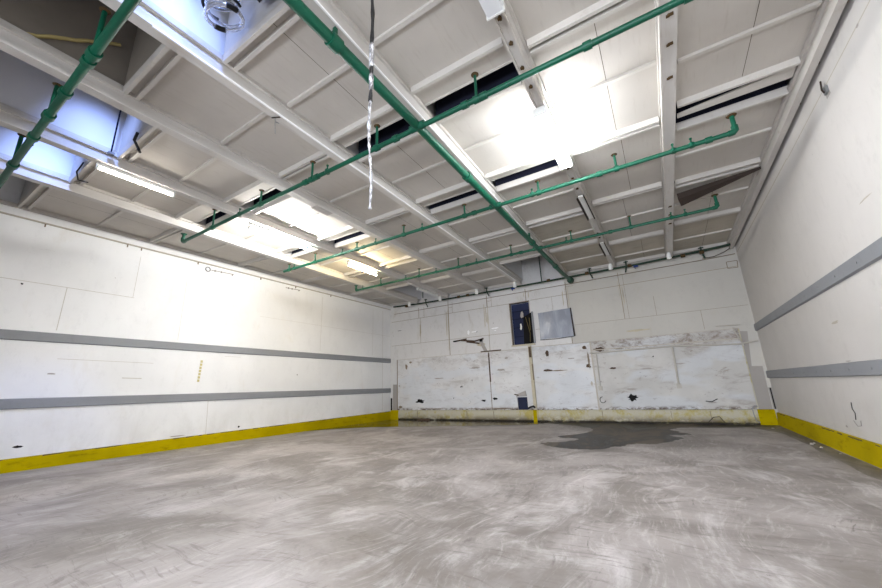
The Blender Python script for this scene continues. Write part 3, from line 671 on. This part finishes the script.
m = MB(); x = bx(3, 2.55); m.tube([(x - .02, 2.55, ZB - .012), (x - .03, 2.56, 5.1), (x - .02, 2.57, 4.93)], .006, M['steel'], 6); m.tube([(x - .06, 2.52, ZB - .014), (x + .05, 2.58, ZB - .014)], .010, M['brown'], 6); m.tube([(x - .03, 2.56, 5.13), (x + .03, 2.58, 5.09)], .006, M['steel'], 6)
tag(m.build('wire_hook'), 'small wire hook dangling from the white beam left of the main pipe', 'hook')
t = thing('hanger_rod', 'thin dark rod hanging upright in the open bay left of the tube light', 'rod', (-7.4, 1.68, 5.4))
m = MB(); m.tube([(-7.42, 1.62, 5.33), (-7.42, 1.62, ZD - .005)], .012, M['void'], 6); m.build('rod', t)
m = MB(); m.box((-7.46, 1.58, 5.32), (-7.38, 1.66, 5.36), M['steel']); m.build('clip', t)
for (p, lab) in (([(-6.55, 1.68, 5.40), (-6.55, 1.66, 5.25), (-6.60, 1.72, 5.20), (-6.50, 1.74, 5.06)], 'frayed black strap hanging from the panel end above the nearest tube light'), ([(-8.25, 1.48, 5.42), (-8.45, 1.46, 5.30), (-8.55, 1.52, 5.20), (-8.30, 1.60, 5.10)], 'thin black strap curling below the panel end left of the nearest tube light')):
    m = MB(); m.tube(p, .022 if 'frayed' in lab else .012, M['black'], 6); tag(m.build('strap'), lab, 'strap')

# ------------------------------------------------------------------ wall rails
def rail(side, z, label):
    x = XL if side < 0 else XR; s = 1 if side < 0 else -1
    ya = YF
    t = thing('bumper_rail', label, 'rail', (x, 5, z), 'grey bumper rails')
    m = MB(); m.hexa([(x, ya, z - .10), (x + .045 * s, ya, z - .085), (x + .045 * s, YB - .01, z - .085), (x, YB - .01, z - .10), (x, ya, z + .11), (x + .045 * s, ya, z + .095), (x + .045 * s, YB - .01, z + .095), (x, YB - .01, z + .11)][::1], M['rail'])
    m.build('plank', t)
    for k in range(22):
        y = -2.6 + k * .76 + (.2 if z > 2 else 0)
        if y > 13.6: break
        m = MB(); m.tube([(x + .045 * s, y, z), (x + .052 * s, y, z)], .014, M['steel'], 8); m.build('bolt', t)
rail(-1, 2.70, 'upper grey bumper rail on the left wall'); rail(-1, 1.31, 'lower grey bumper rail on the left wall')
rail(1, 2.71, 'upper grey bumper rail on the right wall'); rail(1, 1.36, 'lower grey bumper rail on the right wall')

# eye rods high on the left wall
for (ya, yb, z, ringed, lab) in ((5.2, 5.98, 5.09, True, 'thin rod with a ring end fixed high on the left wall'), (7.8, 8.5, 5.10, False, 'thin plain rod fixed high on the left wall, farther back')):
    t = thing('wall_rod', lab, 'rod', (XL, ya, z))
    m = MB(); m.tube([(XL + .02, ya + .1, z), (XL + .02, yb, z + .03)], .012, M['scuff'], 8); m.build('rod', t)
    for y in (ya + .2, (ya + yb) / 2, yb - .05): m = MB(); m.box((XL, y, z - .02), (XL + .035, y + .02, z + .035), M['scuff']); m.build('clip', t)
    if ringed: m = MB(); m.tube([(XL + .02, ya + .065 * math.cos(a * PI / 10), z + .065 * math.sin(a * PI / 10)) for a in range(21)], .016, M['steel'], 8); m.build('ring', t)
t = thing('wall_bracket', 'small dark metal bracket on the right wall below the ceiling slot', 'bracket', (XR, 6.04, 4.94))
m = MB(); m.poly([(XR - .004, 6.0, 4.82), (XR - .004, 6.14, 4.82), (XR - .004, 6.13, 5.0), (XR - .004, 6.05, 5.02)], M['scuff']); m.box((XR - .03, 6.02, 4.86), (XR, 6.10, 4.96), M['steel']); m.build('plate', t)
m = MB(); m.tube([(XR - .035, 6.06, 4.88), (XR - .05, 6.06, 4.93), (XR - .035, 6.06, 5.06)], .01, M['brown'], 6); m.build('hook', t)

# ------------------------------------------------------------------ back wall cladding and fittings
CY = YB - .036
def clad(name, label, rects, mat, extra=None):
    m = MB()
    for (x0, x1, z0, z1) in rects: m.box((x0, CY, z0), (x1, YB - .008, z1), M[mat])
    if extra: extra(m)
    return tag(m.build(name), label, 'wall cladding', 'plywood cladding boards')
def blots(lst):
    def f(m):
        for i, (cx_, cz, w, h, k, sd) in enumerate(lst):
            m.poly([(x, CY - .0015 - .0004 * i, z) for x, z in jag(cx_, cz, w, h, 11, sd, .6 if k == 'soot' else .45)], M[k])
    return f
clad('cladding_board', 'white cladding board at the left of the back wall with a black torn spot', [(-11.03, -6.27, .42, 2.70)], 'clad',
     blots([(-9.75, .80, .62, .22, 'soot', 2), (-10.5, 2.35, .18, .3, 'crack_dark', 4), (-10.25, 2.55, .2, .12, 'crack_dark', 14), (-10.85, .55, .3, .14, 'crack_dark', 5), (-6.6, .78, .3, .12, 'soot', 6), (-8.7, 1.75, .8, .06, 'scuff', 15), (-7.6, 1.35, .2, .06, 'soot', 16), (-6.9, 2.1, .6, .1, 'scuff', 17), (-10.92, 1.5, .12, .12, 'scuff', 18), (-9.0, .46, 1.6, .06, 'crack_dark', 19), (-7.0, .46, 1.2, .05, 'crack_dark', 20), (-8.0, .9, .07, .05, 'soot', 21)]))
clad('cladding_board', 'white cladding board on the back wall around the low dark hole', [(-6.24, LX[0], .42, 2.69), (LX[0], LX[1], LZ[1], 2.69), (LX[1], -4.56, .42, 2.69)], 'clad',
     blots([(-6.1, .84, .3, .12, 'soot', 7), (-5.5, 2.4, .2, .12, 'scuff', 22), (-5.75, 1.95, .5, .10, 'scuff', 23), (-5.85, .47, 1.1, .08, 'crack_dark', 24)]))
clad('cladding_board', 'white cladding board with brown scrape marks right of the pale batten', [(-4.42, -2.30, .42, 2.72)], 'clad',
     blots([(-3.85, 2.45, .16, .3, 'torn', 9), (-3.6, 1.80, 1.2, .05, 'crack_dark', 10), (-3.9, 1.83, .5, .10, 'torn', 25), (-2.45, 1.9, .22, .2, 'torn', 26), (-2.5, 2.55, .22, .16, 'torn', 27), (-2.4, 2.1, .08, .7, 'crack_dark', 28), (-2.4, 1.3, .10, .2, 'crack', 29), (-3.0, 2.2, .3, .06, 'scuff', 30)]))
clad('cladding_board', 'grimy cladding board at the right of the back wall under the conduit', [(-2.25, 1.92, .42, 2.75)], 'clad_dirty',
     blots([(-1.2, .79, .36, .30, 'soot', 31), (-1.2, 1.07, .42, .08, 'scuff', 32), (-2.0, 2.45, .5, .2, 'torn', 33), (-1.4, 2.42, .5, .05, 'torn', 34), (-1.65, 1.78, .3, .08, 'torn', 35), (-.65, 1.70, .5, .08, 'scuff', 36), (.9, .62, .3, .07, 'scuff', 37), (-.4, 2.08, .06, .06, 'soot', 38), (.3, 1.8, .3, .06, 'scuff', 39)]))
m = MB(); m.tube([(-2.12 + .09 * math.cos(a * .5), CY - .016, .74 + .10 * math.sin(a * .5)) for a in range(3, 13)], .010, M['soot'], 6)
m.tube([(.75, CY - .018, .66), (.9, CY - .018, .64), (1.05, CY - .018, .72)], .012, M['soot'], 6)
tag(m.build('cable_stub'), 'bits of black cut cable poking from the grimy right cladding board', 'cable')
m = MB(); m.box((-11.06, CY - .01, .42), (-11.02, YB, 2.72), M['crack_dark']); m.box((-6.27, CY + .005, .42), (-6.24, YB, 2.70), M['crack_dark']); m.box((-6.28, CY - .003, 1.5), (-6.22, CY + .006, 2.66), M['torn'])
m.box((-11.03, CY - .004, 2.70), (-4.5, YB, 2.715), M['crack']); m.box((-2.3, CY - .005, .42), (-2.25, YB, 2.72), M['crack']); m.box((-4.42, CY - .004, 2.73), (1.95, YB, 2.745), M['crack'])
m.box((-2.25, CY - .02, 2.42), (1.92, CY, 2.45), M['crack'])
struct('trim_3', m)
m = MB(); m.hexa([(-4.56, CY - .03, .42), (-4.44, CY - .03, .42), (-4.44, YB, .42), (-4.56, YB, .42), (-4.56, CY - .03, 2.80), (-4.44, CY - .03, 2.80), (-4.44, YB, 2.80), (-4.56, YB, 2.80)], M['rust_stain'])
m.box((-4.47, CY - .033, 1.5), (-4.43, CY - .02, 2.1), M['crack_dark']); m.box((-4.54, CY - .033, 2.35), (-4.45, CY - .02, 2.75), M['torn'])
tag(m.build('wall_batten'), 'pale upright batten on the back wall between the hatch and the yellow kerb stripe', 'batten')
m = MB()
for i, (x, z, a) in enumerate(((-7.55, 3.29, .05), (-7.2, 3.30, -.08), (-6.95, 3.22, -.12), (-6.75, 3.18, .1))):
    m.hexa([(x - .30, YB - .05, z - .03), (x + .30, YB - .04, z - .03 + a), (x + .30, YB - .008, z - .03 + a), (x - .30, YB - .008, z - .03), (x - .30, YB - .03, z + .035), (x + .30, YB - .03, z + .03 + a), (x + .30, YB - .008, z + .03 + a), (x - .30, YB - .008, z + .035)], M['torn'])
m.box((-7.9, YB - .055, 3.27), (-7.7, YB - .008, 3.32), M['soot']); m.box((-6.62, YB - .055, 3.16), (-6.50, YB - .008, 3.26), M['soot'])
m.hexa([(-6.45, YB - .03, 2.75), (-6.30, YB - .03, 2.75), (-6.30, YB - .008, 2.75), (-6.45, YB - .008, 2.75), (-6.65, YB - .03, 3.15), (-6.5, YB - .03, 3.15), (-6.5, YB - .008, 3.15), (-6.65, YB - .008, 3.15)], M['scuff'])
m.box((-6.6, YB - .05, 2.72), (-5.7, YB - .008, 2.76), M['torn'])
tag(m.build('torn_lath'), 'splintered brown lath torn out of the back wall left of the hatch', 'lath')
# hatch
m = MB(); a, b = HX; c, d = HZ
m.box((a - .03, YB - .015, c), (a, YB + .15, d), M['crack_dark']); m.box((b, YB - .005, c), (b + .03, YB + .15, d), M['crack']); m.box((a - .03, YB - .015, d), (b + .03, YB + .15, d + .03), M['crack_dark'])
m.box((a - .06, YB - .05, c - .06), (b + .1, YB + .1, c), M['rust_stain'])
struct('window_1', m)
t = thing('hatch_shutter', 'dark open hatch shutter with a pale edge standing out from the hatch opening', 'shutter', (-4.5, YB, 2.9))
m = MB(); m.hexa([(-4.72, YB + .02, 2.89), (-4.27, YB - .03, 2.89), (-4.25, YB + .0, 2.89), (-4.70, YB + .05, 2.89), (-4.66, YB + .02, 3.95), (-4.27, YB - .03, 4.12), (-4.25, YB + .0, 4.12), (-4.64, YB + .05, 3.98)], M['soot']); m.build('leaf', t)
m = MB(); m.box((-4.30, YB - .05, 2.90), (-4.23, YB - .02, 4.13), M['rail']); o = m.build('edge_strip', t); o['label'] = 'pale grey edge strip'
m = MB(); m.tube([(-4.55, YB - .02, 3.95), (-4.48, YB - .025, 3.6), (-4.42, YB - .025, 3.3), (-4.45, YB - .02, 2.95)], .012, M['cord'], 6); m.tube([(-4.40, YB - .03, 3.9), (-4.40, YB - .03, 3.4)], .015, M['cord'], 6); m.build('frayed_cord', t)
m = MB(); m.poly([(x, YB - .006, z) for x, z in jag(-4.78, 3.58, .10, .40, 10, 51)], M['white_plastic']); m.poly([(x, YB - .007, z) for x, z in jag(-4.68, 4.05, .18, .36, 9, 52)], M['taupe']); m.build('torn_paper', t)
# plastic sheet
nx, nz = 26, 18; m = MB(); vs_ = []; rr = random.Random(2)
for j in range(nz + 1):
    for i in range(nx + 1):
        u, v = i / nx, j / nz
        x = -4.05 + 1.28 * u + .02 * math.sin(v * 3); z = 2.97 + 1.06 * v + .03 * u + .02 * math.sin(u * 5) * (1 - v)
        y = YB - .030 - .006 * math.sin(u * 15 + 2.5 * math.sin(v * 2.5)) * (.4 + .6 * v) - .012 * math.sin(u * 6 - v * 2)
        vs_.append((x, y, z))
m.add(vs_, [(j * (nx + 1) + i, j * (nx + 1) + i + 1, (j + 1) * (nx + 1) + i + 1, (j + 1) * (nx + 1) + i) for j in range(nz) for i in range(nx)], M['sheeting'], True)
t = thing('plastic_sheet', 'grey crinkled plastic sheet taped over the back wall right of the hatch', 'sheet', (-3.4, YB, 3.0)); m.build('sheet', t)
m = MB(); m.hexa([(-2.80, YB - .03, 3.0), (-2.74, YB - .03, 3.0), (-2.74, YB - .008, 3.0), (-2.80, YB - .008, 3.0), (-2.82, YB - .03, 4.07), (-2.78, YB - .03, 4.07), (-2.78, YB - .008, 4.07), (-2.82, YB - .008, 4.07)], M['brown']); m.tube([(-4.05, YB - .035, 2.975), (-3.4, YB - .04, 2.965), (-2.78, YB - .035, 3.0)], .012, M['brown'], 6); m.build('taped_edge', t)
# low hole: torn flap above it and black hose stub
m = MB(); m.hexa([(-5.2, CY - .05, .90), (-4.78, CY - .05, .92), (-4.78, CY - .004, .92), (-5.2, CY - .004, .90), (-5.15, CY - .03, 1.0), (-4.82, CY - .03, 1.12), (-4.82, CY - .004, 1.12), (-5.15, CY - .004, 1.0)], M['scuff']); m.hexa([(-5.28, CY - .04, .98), (-5.1, CY - .05, .93), (-5.1, CY - .004, .93), (-5.28, CY - .004, .98), (-5.26, CY - .04, 1.01), (-5.1, CY - .05, .97), (-5.1, CY - .004, .97), (-5.26, CY - .004, 1.01)], M['torn'])
tag(m.build('torn_flap'), 'torn cladding flap sticking out over the low dark hole in the back wall', 'flap')
m = MB(); m.tube([(-4.76, CY - .045, .47), (-4.66, CY - .06, .52), (-4.55, CY - .08, .55), (-4.48, CY - .08, .50)], .035, M['black'], 8)
tag(m.build('hose_stub'), 'black hose stub beside the low dark hole above the kerb', 'hose')
# painted conduits
t = thing('conduit_pipe', 'cream conduit pipe with two drops across the right half of the back wall', 'conduit', (0, CY, 2.35))
m = MB(); m.tube([(-2.33, CY - .036, 2.33), (.17, CY - .036, 2.36), (1.84, CY - .036, 2.27), (2.30, CY - .03, 2.33)], .024, M['conduit'], 10); m.build('conduit_run', t)
for x in (.17, -2.12):
    m = MB(); m.tube([(x, CY - .036, 2.34), (x + .0, CY - .036, 2.0), (x - .02, CY - .036, 1.18)], .030 if x > 0 else .02, M['conduit'], 10); m.build('drop_pipe', t)
    m = MB(); m.box((x - .08, CY - .05, 1.05), (x + .05, CY - .004, 1.20), M['conduit']); m.build('outlet_box', t)
m = MB(); m.tube([(1.80, CY - .03, 2.77), (1.96, CY - .03, 2.2)], .018, M['conduit'], 8); m.tube([(1.4, CY - .03, 2.86), (2.0, CY - .03, 2.84)], .014, M['conduit'], 8); m.build('bracket', t)
# taupe patches and slots in the corners
m = MB(); P3 = lambda pts: [(x, YB - .004, z) for x, z in pts]
m.poly(P3([(1.93, .42), (2.25, .42), (2.27, 1.61), (2.03, 1.62), (2.13, 2.63), (1.93, 2.66)]), M['taupe'])
m.box((1.92, YB - .03, .42), (1.95, YB, 2.72), M['kerb_back'])
m.box((2.27, YB - .012, .42), (2.345, YB, 1.01), M['taupe']); m.box((2.295, YB - .016, .43), (2.325, YB - .01, 1.0), M['soot'])
m.poly(P3([(-11.36, .40), (-11.06, .40), (-11.06, 1.57), (-11.33, 1.58)]), M['taupe']); m.box((-11.47, YB - .012, .40), (-11.38, YB, .96), M['soot'])
struct('trim_4', m)
m = MB(); m.tube([(1.80, YB - .06, .44), (1.80, YB - .09, .30), (1.83, YB - .10, .10), (1.9, YB - .10, .07)], .012, M['steel'], 6); m.tube([(1.80, YB - .06, .44), (1.86, YB - .06, .52), (1.93, YB - .06, .50)], .012, M['steel'], 6)
tag(m.build('wire_loop'), 'bent grey wire looping down over the kerb in the right corner', 'wire')
t = None
m = MB(); m.poly([(x, YB - .068 + .06 * z, z) for x, z in jag(.9, .12, .55, .2, 10, 61, .6)], M['crack_dark']); m.tube([(.7, YB - .08, .05), (.85, YB - .085, .2), (1.0, YB - .08, .22), (1.1, YB - .08, .06)], .01, M['brown'], 6)
tag(m.build('tangled_wire'), 'small tangle of brown wire against the back kerb near the right corner', 'wire')
m = MB(); rr = random.Random(8)
for i in range(7):
    x, y = -9.55 + rr.uniform(-.25, .3), YB - .14 + rr.uniform(-.05, .03); m.hexa([(x - .14, y - .05, .009), (x + .12, y - .04, .009), (x + .1, y + .04, .009), (x - .1, y + .04, .009), (x - .06, y - .02, .04 + .1 * rr.random()), (x + .08, y - .02, .05), (x + .04, y + .03, .06), (x - .04, y + .02, .05)], M['torn'])
tag(m.build('debris_heap'), 'small dark heap of rotten debris against the back kerb at left', 'debris', kind='stuff')
# concrete crumbs by the right kerb
for i, (x, y, s) in enumerate(((2.13, 9.75, .035), (2.09, 10.15, .045), (2.16, 10.3, .03), (2.2, 9.1, .025), (2.0, 12.9, .04))):
    m = MB(); pts = [(x + s * math.cos(a * PI / 3) * random.uniform(.6, 1), y + s * math.sin(a * PI / 3) * random.uniform(.6, 1)) for a in range(6)]
    vs_ = [(px, py, 0) for px, py in pts] + [(x + (px - x) * .6, y + (py - y) * .6, s * random.uniform(.5, .8)) for px, py in pts]
    m.add(vs_, [(5, 4, 3, 2, 1, 0), (6, 7, 8, 9, 10, 11)] + [(a, (a + 1) % 6, 6 + (a + 1) % 6, 6 + a) for a in range(6)], M['taupe'])
    tag(m.build('rubble_chip'), ['grey concrete chip on the floor by the right kerb, middle of the row', 'largest grey concrete chip on the floor by the right kerb', 'small grey concrete chip touching the largest one by the right kerb', 'grey concrete chip by the right kerb, nearest the viewer', 'dark concrete chip by the right kerb, nearest the back corner'][i], 'rubble', 'concrete chips by the right kerb')

# ------------------------------------------------------------------ water and a darker strip on the floor
def film(name, outline, mat, label, z=.004, sub=6, seed=1, wob=.10):
    rr = random.Random(seed); pts = []
    n = len(outline)
    for i in range(n):
        p0, p1, p2, p3 = (Vector(outline[(i + k) % n]) for k in (-1, 0, 1, 2))
        for s in range(sub):
            u = s / sub
            q = .5 * ((2 * p1) + (p2 - p0) * u + (2 * p0 - 5 * p1 + 4 * p2 - p3) * u * u + (3 * p1 - p0 - 3 * p2 + p3) * u ** 3)
            pts.append((min(max(q.x + rr.uniform(-wob, wob), XL + .065), XR - .075), min(q.y + rr.uniform(-wob, wob), YB - .075), z))
    m = MB(); m.poly(pts, M[mat]); m.poly([(x, y, z - .004) for x, y, _ in pts][::-1], M[mat])
    return tag(m.build(name), label, 'puddle')
film('wet_patch', [(-2.81, 8.77), (-2.35, 9.25), (-2.2, 9.7), (-2.75, 10.0), (-2.35, 10.7), (-2.15, 11.6), (-2.5, 12.3), (-3.0, 12.75), (-3.6, 13.1), (-3.9, 13.78), (1.85, 13.78), (1.7, 13.3), (.9, 12.9), (.1, 12.75), (-.25, 12.2), (-.05, 11.6), (.19, 11.2), (-.25, 10.9), (.02, 10.5), (-.18, 10.0), (-.55, 9.35), (-.9, 9.3), (-1.15, 8.85), (-1.65, 8.28), (-2.25, 8.32)], 'wet', 'dark wet patch spreading on the concrete floor before the back wall', .003, 7, 3, .05)
film('puddle', [(-11.45, 9.2), (-11.0, 9.9), (-9.85, 10.75), (-8.4, 11.3), (-6.6, 11.9), (-5.4, 12.35), (-4.4, 12.75), (-4.05, 13.3), (-4.0, 13.78), (-6, 13.78), (-11.4, 13.8), (-11.45, 12)], 'water', 'shallow mirror-like puddle along the foot of the back wall into the left corner', .006, 5, 4, .04)
film('dark_floor_strip', [(2.27, 6.0), (2.05, 6.6), (1.98, 8), (2.02, 10), (1.95, 12), (1.5, 13.3), (1.7, 13.75), (2.27, 13.75), (2.27, 10)], 'dark_floor', 'darker strip of floor along the right kerb', .002, 5, 5, .03)  # only a darker flat strip of floor beside the kerb

for o in bpy.data.objects:
    if '_o' in o: del o['_o']
